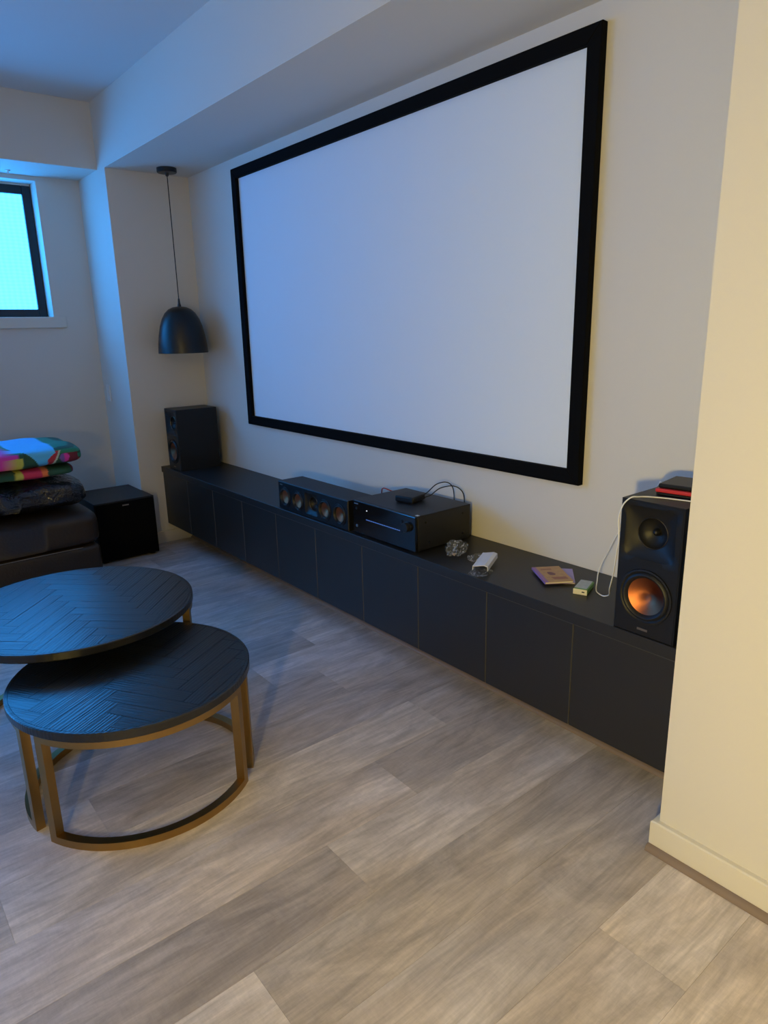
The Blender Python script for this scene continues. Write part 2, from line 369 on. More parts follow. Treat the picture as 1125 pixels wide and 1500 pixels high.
def base(name, a, b, top=.085, label=None):
    """skirting board between plan points a, b (rectangular footprint corners)"""
    return struct(MB().box((*a, 0.0005), (*b, top), .004, 2).build(name, 'trim_paint'), label)
base('baseboard_end', (-W, YF - .014), (-.001, YF - .0005), .09, 'painted skirting on the far pier')
base('baseboard_window', (XL, YB - .014), (-W - .001, YB - .0005), .09, 'painted skirting under the windows')
mb = MB()
mb.prism([(XP - .0005, YBK), (XP - .0005, Y2 + .0005), (XP + .12, Y2 + .0005), (XP + .12, Y2 + .018), (XP - .018, Y2 + .018), (XP - .018, YBK)], .0005, .094, bev=.004)
struct(mb.build('baseboard_right', 'trim_paint'), 'cream skirting along the near wall return')
def scotia(name, pts, label):
    """quarter-round floor trim swept along plan points, profile to the left of travel"""
    prof = [(0, 0), (.018, 0)] + [(.018 * math.cos(R(a)) * 1.0, .018 * math.sin(R(a))) for a in (15, 35, 55, 75, 90)]
    mb = MB(); prev = None
    n = len(pts)
    for i, p in enumerate(pts):
        p = Vector((*p, 0)); d0 = (Vector((*pts[i], 0)) - Vector((*pts[i - 1], 0))).normalized() if i else None
        d1 = (Vector((*pts[i + 1], 0)) - p).normalized() if i < n - 1 else None
        d0 = d0 or d1; d1 = d1 or d0
        nn = (Vector((-d0.y, d0.x, 0)) + Vector((-d1.y, d1.x, 0))); nn = nn / (nn.length_squared / 2)
        ring = [mb.bm.verts.new(p + nn * x + Vector((0, 0, z + .0004))) for x, z in prof]
        if prev:
            for k in range(len(prof)): mb.bm.faces.new((prev[k], prev[(k + 1) % len(prof)], ring[(k + 1) % len(prof)], ring[k]))
        else: mb.bm.faces.new(ring)
        prev = ring
    mb.bm.faces.new(prev[::-1])
    return struct(mb.build(name, 'scotia_vinyl', smooth=35), label)
scotia('trim_1', [(XP - .0185, YBK), (XP - .0185, Y2 + .019), ], 'brown quarter round along the near skirting')
scotia('trim_2', [(-.213, Y2 + .002), (-.213, YF - .016)], 'brown quarter round under the floating cabinets')

# ------------------------------------------------------------------ projector screen
y0, y1, z0, z1, b, t = 1.5185, 4.1096, .8922, 2.4326, .0564, .0303
ps = thing('projector_screen', 'large white fixed projector screen in a black velvet frame on the wall', 'projector screen', (-.0005, (y0 + y1) / 2, z0))
hy = (y1 - y0) / 2; hz = z1 - z0
for poly in (((-hy, 0), (hy, 0), (hy - b, b), (-hy + b, b)), ((-hy, hz), (-hy + b, hz - b), (hy - b, hz - b), (hy, hz)),
             ((-hy, 0), (-hy + b, b), (-hy + b, hz - b), (-hy, hz)), ((hy, 0), (hy, hz), (hy - b, hz - b), (hy - b, b))):
    M = Matrix(((0, 0, -1, 0), (1, 0, 0, 0), (0, 1, 0, 0), (0, 0, 0, 1)))   # local (y, z, depth) -> world
    MB().prism(poly, 0, t, M, bev=.003).build('frame_rail', 'black_velvet', ps)
MB().box((-.008, -hy + b - .004, b - .004), (-.003, hy - b + .004, hz - b + .004)).build('screen_surface', 'screen_fabric_blue_lit', ps)

# ------------------------------------------------------------------ floating cabinets
wt = MB().box((SLX, Y2 + .0195, SLZ - SLT), (-.0015, YF - .0015, SLZ), .0015, 1).build('worktop', 'charcoal_laminate')
tag(wt, 'long charcoal worktop running over the row of floating cabinets', 'worktop')
ordn = ['first', 'second', 'third', 'fourth', 'fifth', 'sixth', 'seventh', 'eighth', 'ninth', 'last']
ys = [Y2 + .0195] + [1.256 + .3883 * k for k in range(9)] + [YF - .0015]
for k in range(10):
    a, c = ys[k], ys[k + 1]
    lab = '%s charcoal floating cabinet unit counted from the cream wall return' % ordn[k] if k < 9 else 'charcoal floating cabinet unit at the end beside the far pier'
    u = thing('cabinet_unit', lab, 'cabinet', (-.02, (a + c) / 2, CBZ), 0, 'row of floating cabinets')
    h = (c - a) / 2; hz = SLZ - SLT - .0012 - CBZ
    MB().box((CBX + .0195 + .02, -h + .0006, .001), (.018, h - .0006, hz), .001, 1).build('body', 'carcass', u)
    dr = MB().box((CBX + .02, -h + .0014, 0), (CBX + .0185 + .02, h - .0014, hz - .003), .0014, 1).build('door', 'charcoal_laminate', u)
    dr.data.materials.append(MATS['charcoal_edge'])            # lighter colour on every door face but the front
    for f in dr.data.polygons:
        if f.normal.x > -.99: f.material_index = 1
tag(MB().box((-.2125, Y2 + .0195, .001), (-.1945, YF - .016, CBZ), .001, 1).build('kickboard', 'carcass'), 'dark recessed kickboard under the floating cabinets', 'kickboard')

# ------------------------------------------------------------------ loudspeakers
def panel_rings(mb, M, rect, c, rings, cap=False):
    """surface from a rectangle (u0, u1, v0, v1) inwards through superellipse rings (size, depth, exponent) about c"""
    u0, u1, v0, v1 = rect
    ang = sorted([2 * math.pi * (i + .5) / 48 for i in range(48)] + [math.atan2(v - c[1], u - c[0]) % (2 * math.pi) for u in (u0, u1) for v in (v0, v1)])
    def hit(a):
        q, p = math.cos(a), math.sin(a); k = 1e9
        for lim, d in ((u0 - c[0], q), (u1 - c[0], q), (v0 - c[1], p), (v1 - c[1], p)):
            if abs(d) > 1e-9 and lim / d > 0: k = min(k, lim / d)
        return k * q, k * p
    out = [[mb.bm.verts.new(M @ Vector((c[0] + hit(a)[0], c[1] + hit(a)[1], 0))) for a in ang]]
    for s, z, e in rings:
        ring = []
        for a in ang:
            q, p = math.cos(a), math.sin(a); k = s * (abs(q) ** e + abs(p) ** e) ** (-1 / e)
            ring.append(mb.bm.verts.new(M @ Vector((c[0] + k * q, c[1] + k * p, z))))
        out.append(ring)
    n = len(ang)
    for A, B in zip(out, out[1:]):
        for i in range(n): mb.bm.faces.new((A[i], A[(i + 1) % n], B[(i + 1) % n], B[i]))
    if cap: mb.bm.faces.new(out[-1])
def woofer(root, y, z, rc, rs, x=0):
    M = Matrix.Translation((x, y, z)) @ TX; d = rc * .5
    wf = MB().lathe([(rs * .97, -.012), (rs, .0005), (rs * .99, .0035), (rs * .93, .0042), (rs * .9, .0012), (rs * .87, .0006), (rs * .84, .0045), (rs * .78, .0065), (rs * .72, .0035), (rc * 1.03, -.0015), (rc, -.003), (rc * .985, -.005)], M, 48).build('woofer', 'black_rubber', root, smooth=50)
    c = MB().lathe([(rc * 1.005, -.0035), (rc * .8, -.0035 - d * .24), (rc * .6, -.0035 - d * .46), (rc * .4, -.0035 - d * .65), (rc * .2, -.0035 - d * .78), (rc * .02, -.0035 - d * .83), (0, -.0035 - d * .83)], None, 48).build('cone', 'copper_cone', wf, smooth=60)
    c.matrix_local = M
    return wf
def horn(root, rect, c, half, rt, x=0):
    M = Matrix.Translation((x, 0, 0)) @ TX; mb = MB()
    panel_rings(mb, M, rect, c, [(half, .0, 12), (half * .96, -.003, 10), (half * .80, -.010, 5), (rt * 1.06, -.0165, 2), (rt * 1.0, -.018, 2), (rt * .97, -.023, 2), (rt * .72, -.033, 2), (rt * .45, -.040, 2), (rt * .28, -.043, 2)], True)
    h = mb.build('horn', 'horn_rubber', root, smooth=40)
    M2 = M @ Matrix.Translation((c[0], c[1], 0))
    MB().lathe([(rt * .25, -.0425), (rt * .22, -.034), (rt * .12, -.027), (0, -.025)], M2, 24).build('phase_plug', 'black_satin', h, smooth=60)
    MB().lathe([(rt * 1.045, -.0160), (rt * 1.02, -.0145), (rt * .995, -.0160), (rt * 1.0, -.0175)], M2, 48, True).build('throat_ring', 'badge', h, smooth=60)
def shell_box(root, d, w, h, name='body', m='black_vinyl', back=None):
    """cabinet box open to the front (local x = 0) where the baffle sits; back = (depth at top, depth at bottom)"""
    mb = MB(); bm = mb.bm; dt, db = back or (d, d)
    e = .004
    P = [(e, -w / 2, 0), (e, w / 2, 0), (e, w / 2, h), (e, -w / 2, h), (db, -w / 2, 0), (db, w / 2, 0), (dt, w / 2, h), (dt, -w / 2, h)]
    F = [(0, -w / 2 + e, e), (0, w / 2 - e, e), (0, w / 2 - e, h - e), (0, -w / 2 + e, h - e)]
    v = [bm.verts.new(p) for p in P]; f = [bm.verts.new(p) for p in F]
    for q in ((4, 5, 6, 7), (0, 1, 5, 4), (1, 2, 6, 5), (2, 3, 7, 6), (3, 0, 4, 7)): bm.faces.new([v[i] for i in q])
    for i in range(4): bm.faces.new((v[i], v[(i + 1) % 4], f[(i + 1) % 4], f[i]))
    return mb.build(name, m, root)
def bookshelf(loc, label, h=.418, w=.198, d=.295):
    s = thing('bookshelf_speaker', label, 'speaker', loc, 0, 'pair of bookshelf speakers')
    shell_box(s, d, w, h); e = .0042; M = TX
    mb = MB(); zs = .225
    panel_rings(mb, M, (e, zs, -w / 2 + e, w / 2 - e), (.128, 0), [(.0865, 0, 2), (.0865, -.012, 2)])
    mb.build('baffle', 'black_satin', s)
    horn(s, (zs, h - e, -w / 2 + e, w / 2 - e), (h - .095, 0), .080, .046)
    woofer(s, 0, .128, .058, .0862)
    MB().box((-.0014, -.017, .019), (-.0002, .017, .026), .0004, 1).build('badge', 'badge', s)
    return s
bookshelf((-.394, 1.008, SLZ + .0005), 'black bookshelf speaker with copper woofer and a portable drive on top')
bookshelf((-.372, 4.575, SLZ + .0005), 'black bookshelf speaker standing under the dome pendant lamp')

def centre_speaker(loc):
    w, h, d = .632, .147, .24
    s = thing('centre_speaker', 'low wide black centre speaker with four copper woofers', 'speaker', loc)
    shell_box(s, d, w, h, back=(.155, .24)); e = .0042
    ed = [-w / 2 + e, -.186, -.062, .062, .186, w / 2 - e]
    cs = [-.247, -.122, 0, .122, .247]
    for ii in ((0, 1), (3, 4)):
        mb = MB()
        for i in ii: panel_rings(mb, TX, (e, h - e, ed[i], ed[i + 1]), (.068, cs[i]), [(.0535, 0, 2), (.0535, -.012, 2)])
        bmesh.ops.remove_doubles(mb.bm, verts=mb.bm.verts[:], dist=1e-6)
        mb.build('baffle', 'black_satin', s)
    horn(s, (e, h - e, ed[2], ed[3]), (.072, 0), .056, .036)
    for i in (0, 1, 3, 4): woofer(s, cs[i], .068, .036, .0532)
    MB().box((-.0014, .27, .128), (-.0002, .295, .133), .0004, 1).build('badge', 'badge', s)
    return s
centre_speaker((-.382, 2.842, SLZ + .0005))

# ------------------------------------------------------------------ subwoofer
s = thing('subwoofer', 'large black cube subwoofer on the floor beside the leather ottoman', 'subwoofer', (-.748, 4.80, 0))
for x in (-.16, .16):
    for y in (-.2, .2): MB().lathe([(0, .0005), (.02, .0005), (.022, .012), (0, .012)], Matrix.Translation((x, y, 0)), 16).build('foot', 'black_rubber', s, smooth=50)
MB().box((-.2, -.232, .012), (.2, .245, .414), .004, 2).build('body', 'black_vinyl', s)
MB().box((-.192, -.246, .02), (.192, -.2322, .404), .006, 2).build('grille', 'black_velvet', s)
MB().box((-.022, -.2485, .378), (.022, -.2462, .387), .001, 1).build('badge', 'badge', s)

# ------------------------------------------------------------------ receiver with streaming box
rv = thing('av_receiver', 'black home theatre receiver with blue display strip on the worktop', 'receiver', (-.385, 2.266, SLZ + .0005))
w2, d, h = .2175, .328, .165
for x in (.04, d - .04):
    for y in (-.17, .17): MB().lathe([(0, 0), (.022, 0), (.024, .011), (0, .0125)], Matrix.Translation((x, y, 0)), 20).build('foot', 'black_rubber', rv, smooth=50)
MB().box((.017, -w2 + .003, .0115), (d, w2 - .003, h - .002), .002, 1).build('chassis', 'black_metal', rv)
MB().box((.014, -w2 + .001, h - .0018), (d - .002, w2 - .001, h), .0006, 1).build('lid', 'black_metal', rv)
fp = MB().box((0, -w2, .010), (.0165, w2, h - .001), .004, 2).build('front_panel', 'black_gloss', rv)
MB().box((-.0006, -.13, .078), (-.0001, .128, .105), .0001, 1).build('display_window', 'black_gloss', fp)
rd = random.Random(2)
mb = MB(); y = .118
while y > -.112:      # lit segments of the dot display
    wd = rd.uniform(.006, .013); mb.box((-.0012, y - wd, .0845), (-.0007, y, .0885)); y -= wd + .0025
mb.build('display_text', 'display_blue', fp)
for y, z, r1 in ((-.165, .112, .021), ): 
    k = MB().lathe([(0, .018), (r1 * .9, .018), (r1, .0155), (r1, .001), (r1 * 1.08, 0), (r1 * 1.08, -.001)], Matrix.Translation((-.0002, y, z)) @ TX, 32).build('volume_knob', 'black_satin', rv, smooth=40)
MB().lathe([(0, .003), (.009, .003), (.010, .0), (.010, -.001)], Matrix.Translation((-.0002, -.128, .128)) @ TX, 24).build('button', 'black_satin', rv, smooth=40)
MB().lathe([(0, .003), (.006, .003), (.007, .0), (.007, -.001)], Matrix.Translation((-.0002, .188, .045)) @ TX, 20).build('headphone_socket', 'steel', rv, smooth=40)
MB().lathe([(0, .003), (.006, .003), (.007, .0), (.007, -.001)], Matrix.Translation((-.0002, .188, .128)) @ TX, 20).build('power_button', 'black_satin', rv, smooth=40)
MB().box((-.0008, .109, .127), (-.0002, .115, .1305)).build('indicator_light', 'led_white', rv)
MB().box((-.0008, .176, .147), (-.0002, .204, .152)).build('badge', 'steel', rv)
MB().box((.016, -.212, h + .0002), (.03, -.196, h + .0008)).build('sticker', 'switch_plastic', rv)
for x, z in ((.06, .13), (.08, .04), (.28, .13), (.28, .04)):
    MB().lathe([(0, .002), (.004, .002), (.005, 0), (.005, -.0005)], Matrix.Translation((x, -w2 + .003, z)) @ Matrix.Rotation(R(90), 4, 'X'), 12).build('screw', 'black_gloss', rv, smooth=50)
zt = SLZ + .0005 + h
sb = thing('streaming_box', 'small square black box sitting on top of the receiver', 'media box', (-.215, 2.275, zt + .0005), R(14))
MB().box((-.05, -.05, .002), (.05, .05, .029), .006, 3).build('body', 'black_satin', sb)
MB().box((-.044, -.044, 0), (.044, .044, .003), .002, 1).build('base_pad', 'black_rubber', sb)
ck = tag(MB().tube([(-.162, 2.262, zt + .016), (-.14, 2.245, zt + .03), (-.10, 2.225, zt + .066), (-.055, 2.205, zt + .072), (-.03, 2.19, zt + .045), (-.025, 2.185, zt - .02), (-.024, 2.185, zt - .10)], .0024).build('black_cable', 'cord_fabric', smooth=60), 'black cable arching from the streaming box straight behind the receiver', 'cable')
ck = tag(MB().tube([(-.168, 2.238, zt + .014), (-.14, 2.222, zt + .022), (-.10, 2.20, zt + .052), (-.05, 2.165, zt + .06), (-.028, 2.13, zt + .035), (-.024, 2.12, zt - .02), (-.022, 2.12, zt - .10)], .0024).build('black_cable', 'cord_fabric', smooth=60), 'black cable sweeping wide from the streaming box towards the clear bags', 'cable')
tag(MB().tube([(-.115, 2.62, SLZ + .004), (-.12, 2.60, SLZ + .12), (-.13, 2.575, SLZ + .160), (-.115, 2.535, SLZ + .152), (-.04, 2.50, SLZ + .11), (-.02, 2.49, SLZ + .004)], .003).build('speaker_wire', 'red_wire', smooth=60), 'thin red speaker wire looping behind the centre speaker', 'cable')

# ------------------------------------------------------------------ pendant lamp over the far speaker
pl = thing('pendant_lamp', 'black dome pendant lamp hanging from the bulkhead in the corner', 'pendant lamp', (-.228, 4.585, ZS))
MB().lathe([(0, -.0005), (.062, -.0005), (.062, -.024), (.058, -.028), (.012, -.029), (.010, -.045), (.004, -.05), (0, -.05)], None, 40).build('ceiling_rose', 'lamp_metal', pl, smooth=40)
MB().tube([(0, 0, -.045), (0, 0, -.80)], .0032, 8, 0).build('cord', 'cord_fabric', pl, smooth=60)
MB().lathe([(0, -.795), (.006, -.795), (.008, -.825), (.012, -.84), (.012, -.852), (0, -.852)], None, 20).build('cord_grip', 'lamp_metal', pl, smooth=50)
prof = [(.012, -.846), (.045, -.850), (.075, -.864), (.100, -.888), (.122, -.925), (.139, -.972), (.151, -1.03), (.160, -1.09), (.164, -1.142), (.164, -1.148)]
inn = [(r - .003, z - (.003 if i < 3 else 0)) for i, (r, z) in enumerate(prof)][::-1]
MB().lathe(prof, None, 64).build('shade', 'lamp_metal', pl, smooth=60)
MB().lathe([(prof[-1][0], prof[-1][1])] + inn, None, 64).build('shade_lining', 'lamp_inside', pl, smooth=60)
MB().lathe([(0, -.856), (.018, -.856), (.020, -.90), (.017, -.93), (0, -.93)], None, 20).build('bulb_holder', 'black_rubber', pl, smooth=50)

# ------------------------------------------------------------------ nesting coffee tables with herringbone tops
def clip(poly, circ):
    """convex clip (Sutherland-Hodgman) of poly by counter-clockwise circ"""
    out = poly
    for i in range(len(circ)):
        a, c = circ[i], circ[(i + 1) % len(circ)]; inp = out; out = []
        side = lambda p: (c[0] - a[0]) * (p[1] - a[1]) - (c[1] - a[1]) * (p[0] - a[0])
        for j in range(len(inp)):
            p, q = inp[j], inp[(j + 1) % len(inp)]; sp, sq = side(p), side(q)
            if sp >= 0: out.append(p)
            if (sp > 0 and sq < 0) or (sp < 0 and sq > 0):
                t = sp / (sp - sq); out.append((p[0] + (q[0] - p[0]) * t, p[1] + (q[1] - p[1]) * t))
        if not out: return []
    return out
def area(p): return abs(sum(p[i][0] * p[(i + 1) % len(p)][1] - p[(i + 1) % len(p)][0] * p[i][1] for i in range(len(p)))) / 2
def table(loc, Rt, H, label, ang, secs, rf, phase=(0, 0)):
    t = thing('coffee_table', label, 'table', loc, 0, 'nest of round coffee tables')
    T = .030
    top = MB().lathe([(0, H - T), (Rt - .004, H - T), (Rt, H - T + .004), (Rt, H - .003), (Rt - .003, H), (Rt - .012, H), (Rt - .0125, H - .003), (0, H - .003)], None, 96).build('tabletop', 'black_oak', t, smooth=40)
    circ = [((Rt - .013) * math.cos(2 * math.pi * i / 72), (Rt - .013) * math.sin(2 * math.pi * i / 72)) for i in range(72)]
    bw, k = .060, 5; g = .0007
    ca, sa = math.cos(ang), math.sin(ang)
    for d in range(-16, 17):            # herringbone: steps of one board width along the diagonal
        for e in range(-4, 5):
            for o in (0, 1):
                # horizontal board from (d, d) shifted by 2k cells ; vertical board beside it
                x, y = d + 2 * k * e, d
                rc = (x, y, x + k, y + 1) if o == 0 else (x + k, y - k + 1, x + k + 1, y + 1)
                x0, y0, x1, y1 = (q * bw for q in rc)
                pts = [(x0 + g, y0 + g), (x1 - g, y0 + g), (x1 - g, y1 - g), (x0 + g, y1 - g)]
                pts = [((px + phase[0]) * ca - (py + phase[1]) * sa, (px + phase[0]) * sa + (py + phase[1]) * ca) for px, py in pts]
                p = clip(pts, circ)
                if len(p) < 3 or area(p) < 2e-5: continue
                cx, cy = sum(q[0] for q in p) / len(p), sum(q[1] for q in p) / len(p)
                ra = ang + (math.pi / 2 if o else 0); cc, ss = math.cos(-ra), math.sin(-ra)
                lp = [((q[0] - cx) * cc - (q[1] - cy) * ss, (q[0] - cx) * ss + (q[1] - cy) * cc) for q in p]
                # drop near-duplicate points left by clipping
                lq = [v for i, v in enumerate(lp) if math.hypot(v[0] - lp[i - 1][0], v[1] - lp[i - 1][1]) > 1e-4]
                if len(lq) < 3: continue
                MB().prism(lq, -.0028, 0).build('wood_block', 'black_oak', top, (cx, cy, H), rot=(0, 0, ra))
    q = .028
    for a0, a1 in secs:
        a0, a1 = R(a0), R(a1)
        MB().arc(rf - q, rf, a0, a1, H - T - .0245, H - T - .0005).build('top_rail', 'brass', t, smooth=30)
        MB().arc(rf - q, rf, a0, a1, .0005, .026).build('bottom_rail', 'brass', t, smooth=30)
        da = q / rf
        for b0, b1 in ((a0, a0 + da), (a1 - da, a1)):
            MB().arc(rf - q, rf, b0, b1, .0262, H - T - .0247, 3).build('leg', 'brass', t, smooth=30)
    return t
table((-1.551, 2.170, 0), .385, .400, 'lower round black herringbone coffee table on curved brass frame', R(32), ((203, 312), (-37, 72), (83, 191)), .376, (-.192, .192))
table((-1.575, 2.705, 0), .441, .475, 'taller round black herringbone coffee table overlapping the lower one', R(46), ((-37, 78), (102, 190)), .436, (-.153, .158))

# ------------------------------------------------------------------ ottoman with bagged bedding and folded quilt
def even(e, n, full):
    """n parameter angles spaced evenly along a superellipse arc"""
    sg = lambda x: math.copysign(abs(x) ** e, x)
    a0, a1 = (0, 2 * math.pi) if full else (-math.pi / 2, math.pi / 2)
    N = 6000; A = [a0 + (a1 - a0) * i / N for i in range(N + 1)]; P = [(sg(math.cos(a)), sg(math.sin(a))) for a in A]; L = [0]
    for p, q in zip(P, P[1:]): L.append(L[-1] + math.hypot(p[0] - q[0], p[1] - q[1]))
    out = []; k = 0
    for i in range(n if full else n + 1):
        t = L[-1] * i / n
        while k < N and L[k] < t: k += 1
        out.append(A[k])
    return out
def soft(nu, nv, a, b, c, e1, e2, fn=None):
    """superellipsoid half-sizes a, b, c; e1 vertical, e2 plan exponents; fn(p) displaces"""
    sg = lambda x, e: math.copysign(abs(x) ** e, x)
    vs_, fs = [], []
    PH = even(e2, nv, True)
    for th in even(e1, nu, False):
        for ph in PH:
            p = Vector((a * sg(math.cos(th), e1) * sg(math.cos(ph), e2), b * sg(math.cos(th), e1) * sg(math.sin(ph), e2), c * sg(math.sin(th), e1)))
            vs_.append(p + (fn(p) if fn else Vector()))
    for i in range(nu):
        for j in range(nv): fs.append((i * nv + j, i * nv + (j + 1) % nv, (i + 1) * nv + (j + 1) % nv, (i + 1) * nv + j))
    return vs_, fs
def soft_obj(name, m, parent, loc, colf=None, **k):
    v, f = soft(**k); me = bpy.data.meshes.new(name); me.from_pydata([tuple(p) for p in v], [], f); me.update()
    for p in me.polygons: p.use_smooth = True
    me.materials.append(MATS[m])
    if colf:
        at = me.color_attributes.new('print', 'FLOAT_COLOR', 'POINT')
        for i, p in enumerate(v): at.data[i].color = (*colf(p), 1)
    return link(name, me, parent, loc)
def wob(sc_, amp, seed=0):
    def fn(p):
        q = Vector((p.x * sc_ + seed, p.y * sc_, p.z * sc_ * 1.4)); nv = noise.noise_vector(q)
        return Vector((nv.x, nv.y, nv.z)) * amp
    return fn
def zmax(*os):
    bpy.context.view_layer.update(); return max((o.matrix_world @ v.co).z for o in os for v in o.data.vertices) + .0005
def settle(o):           # lower the part so that it just rests on its thing's base plane
    o.location.z = -min(v.co.z for v in o.data.vertices)
ot = thing('ottoman', 'dark brown leather ottoman with padded top beside the subwoofer', 'ottoman', (-1.53, 4.52, 0))
for x in (-.40, .40):
    for y in (-.34, .34): MB().box((x - .03, y - .03, .0005), (x + .03, y + .03, .05), .004, 1).build('foot', 'black_rubber', ot)
MB().box((-.47, -.415, .05), (.47, .415, .285), .03, 4).build('base', 'leather', ot, smooth=40)
cu = soft_obj('cushion', 'leather', ot, (0, 0, .385), nu=40, nv=96, a=.485, b=.43, c=.108, e1=.34, e2=.16, fn=wob(5, .005))
MB().tube([(-.30, -.440, .290), (-.1, -.446, .288), (.1, -.447, .290), (.25, -.446, .291), (.36, -.441, .289)], .0022).build('piping', 'piping', cu, (0, 0, -.385), smooth=60)
bg = thing('bedding_bag', 'crumpled clear dark plastic bag of bedding under the colourful quilt', 'bedding bag', (-1.50, 4.50, zmax(cu)))
def crease(p):
    q = Vector((p.x * 6.5 + 3, p.y * 6.5, p.z * 9)); a = noise.noise_vector(q)
    rdg = 1 - abs(noise.noise(Vector((p.x * 14, p.y * 14, p.z * 10 + 7)))) * 2
    return a * .016 + Vector((p.x, p.y, p.z * 1.5)).normalized() * (.006 * rdg)
bag = soft_obj('bag', 'bag_film', bg, (0, 0, .1), nu=60, nv=160, a=.43, b=.34, c=.086, e1=.55, e2=.3, fn=crease)
settle(bag)
QC = dict(green=(.02, .22, .13), dgreen=(.02, .085, .045), blue=(.10, .55, 1.0), pink=(.75, .05, .40), yellow=(.55, .52, .08), red=(.62, .03, .10), orange=(.85, .20, .05), maroon=(.16, .015, .03), purple=(.20, .10, .42), white=(.5, .6, .5), crimson=(.45, .03, .05))
def quilt_top(p):
    # f runs along the visible half of the front, v up its height: a bold cartoon-free patchwork print
    f = (p.x - .03) / .40 + noise.noise(Vector((p.x * 22, p.y * 9, p.z * 22))) * .018; v = (p.z + .062) / .124 + noise.noise(Vector((p.x * 20, 3, p.z * 20))) * .03
    if f < -.02: return QC['pink'] if int((f + 9) * 4) % 2 else QC['dgreen']
    hill = .40 - .26 * max(v - .1, 0) ** 1.5 - (.12 if v > .85 else 0)      # rounded green hill
    if f < hill:
        if .09 < f < .19 and v < .62: return QC['yellow']
        if f < .145 and v < .80: return QC['pink']
        return QC['green'] if v > .82 else QC['dgreen']
    if f < .52 - .0 * v + (.10 if v > .45 else 0) * min((v - .45) * 4, 1): return QC['blue']
    arc = f - .50 - .16 * v
    if arc < .05 and v < .78: return QC['crimson']
    if arc < .075 and v < .78: return QC['white']
    if v > .62 or f > .93: 
        if f > .88 and v < .30: return QC['orange']
        return QC['green'] if int(v * 11) % 3 else QC['dgreen']
    d = math.hypot((f - .74) * 3.2, v - .42)
    if d < .22: return QC['purple'] if f < .74 else QC['pink']
    return QC['maroon'] if f > .78 else QC['dgreen']
def quilt_low(p):
    f = (p.x - .05) / .40 + noise.noise(p * 14) * .015
    for lim, c in ((.08, 'dgreen'), (.17, 'yellow'), (.42, 'red'), (.50, 'orange'), (.84, 'dgreen')):
        if f < lim: return QC[c]
    return QC['maroon']
ql = thing('folded_quilt', 'brightly printed folded quilt on top of the bedding bag', 'quilt', (-1.50, 4.47, zmax(bag)))
lf = soft_obj('lower_fold', 'printed_quilt', ql, (-.02, 0, .045), quilt_low, nu=40, nv=420, a=.41, b=.27, c=.034, e1=.6, e2=.25, fn=wob(7, .010, 4))
settle(lf)
uf = soft_obj('upper_fold', 'printed_quilt', ql, (0, 0, .135), quilt_top, nu=90, nv=560, a=.44, b=.29, c=.062, e1=.5, e2=.25, fn=wob(6, .012, 9))
uf.location.z = lf.location.z + .034 + .052

# ------------------------------------------------------------------ small things on the worktop
Z = SLZ + .0004
def crumple(name, label, loc, a, b, c, seed, rz=0, amp=.014):
    fn = wob(34, amp, seed)
    v, f = soft(14, 26, a, b, c, .8, .6, fn)
    lo = min(p.z for p in v)
    me = bpy.data.meshes.new(name); me.from_pydata([(p.x, p.y, max(p.z, lo + .004) - lo - .004) for p in v], [], f); me.update(); me.materials.append(MATS['clear_plastic'])
    o = link(name, me, None, loc, (0, 0, rz)); return tag(o, label, 'plastic bag')
crumple('plastic_bag', 'crumpled clear plastic bag of small parts beside the receiver', (-.262, 1.935, Z), .050, .036, .028, 3, .4)
for i, (x, y, ln, rz, mt) in enumerate(((-.285, 1.955, .022, .4, 'steel'), (-.27, 1.925, .018, 2.0, 'steel'), (-.25, 1.945, .020, 1.2, 'steel'))):
    o = MB().lathe([(0, 0), (.0042, .0002), (.0046, .0022), (.002, .003), (.002, ln), (0, ln + .003)], Matrix.Rotation(R(90), 4, 'Y'), 12).build('screw', mt, None, (x, y, Z + .012), smooth=40, rot=(0, 0, rz))
    tag(o, 'small steel screw inside the crumpled clear bag', 'screw', 'loose screws in the bag')
tag(MB().prism([(0, 0), (.034, .004), (.03, .012), (.004, .014)], 0, .0012).build('paper_scrap', 'tan_card', None, (-.30, 1.905, Z + .014), rot=(.3, .1, .5)), 'tan folded scrap of card inside the crumpled clear bag', 'paper')
crumple('plastic_bag', 'flat clear plastic bag lying behind the white leaflet', (-.245, 1.835, Z), .042, .030, .012, 11, .2, .010)
crumple('plastic_bag', 'thin clear plastic sleeve under the white leaflet', (-.335, 1.725, Z), .052, .040, .003, 17, .3, .004)
# folded white leaflet, bowed
mb = MB(); prof = [(-.031, .0), (-.030, .018), (-.016, .0225), (.0, .020), (.016, .017), (.030, .0155), (.031, 0.0), (.028, .0), (.027, .013), (.014, .0145), (0, .0175), (-.015, .0195), (-.0275, .0155), (-.028, 0)]
for a, c in ((0, 1),):
    A = [mb.bm.verts.new((-.082, y, z)) for y, z in prof]; B = [mb.bm.verts.new((.082, y, z + .002)) for y, z in prof]
    for i in range(len(prof)): mb.bm.faces.new((A[i], A[(i + 1) % len(prof)], B[(i + 1) % len(prof)], B[i]))
    for q in (A, B): 
        h_ = len(q) // 2
        for i in range(h_ - 1): mb.bm.faces.new((q[i], q[i + 1], q[-2 - i], q[-1 - i]))
tag(mb.build('folded_leaflet', 'white_paper', None, (-.277, 1.757, Z + .0125), rot=(0, 0, R(29))), 'white folded leaflet bowed over the clear plastic sleeve', 'leaflet')

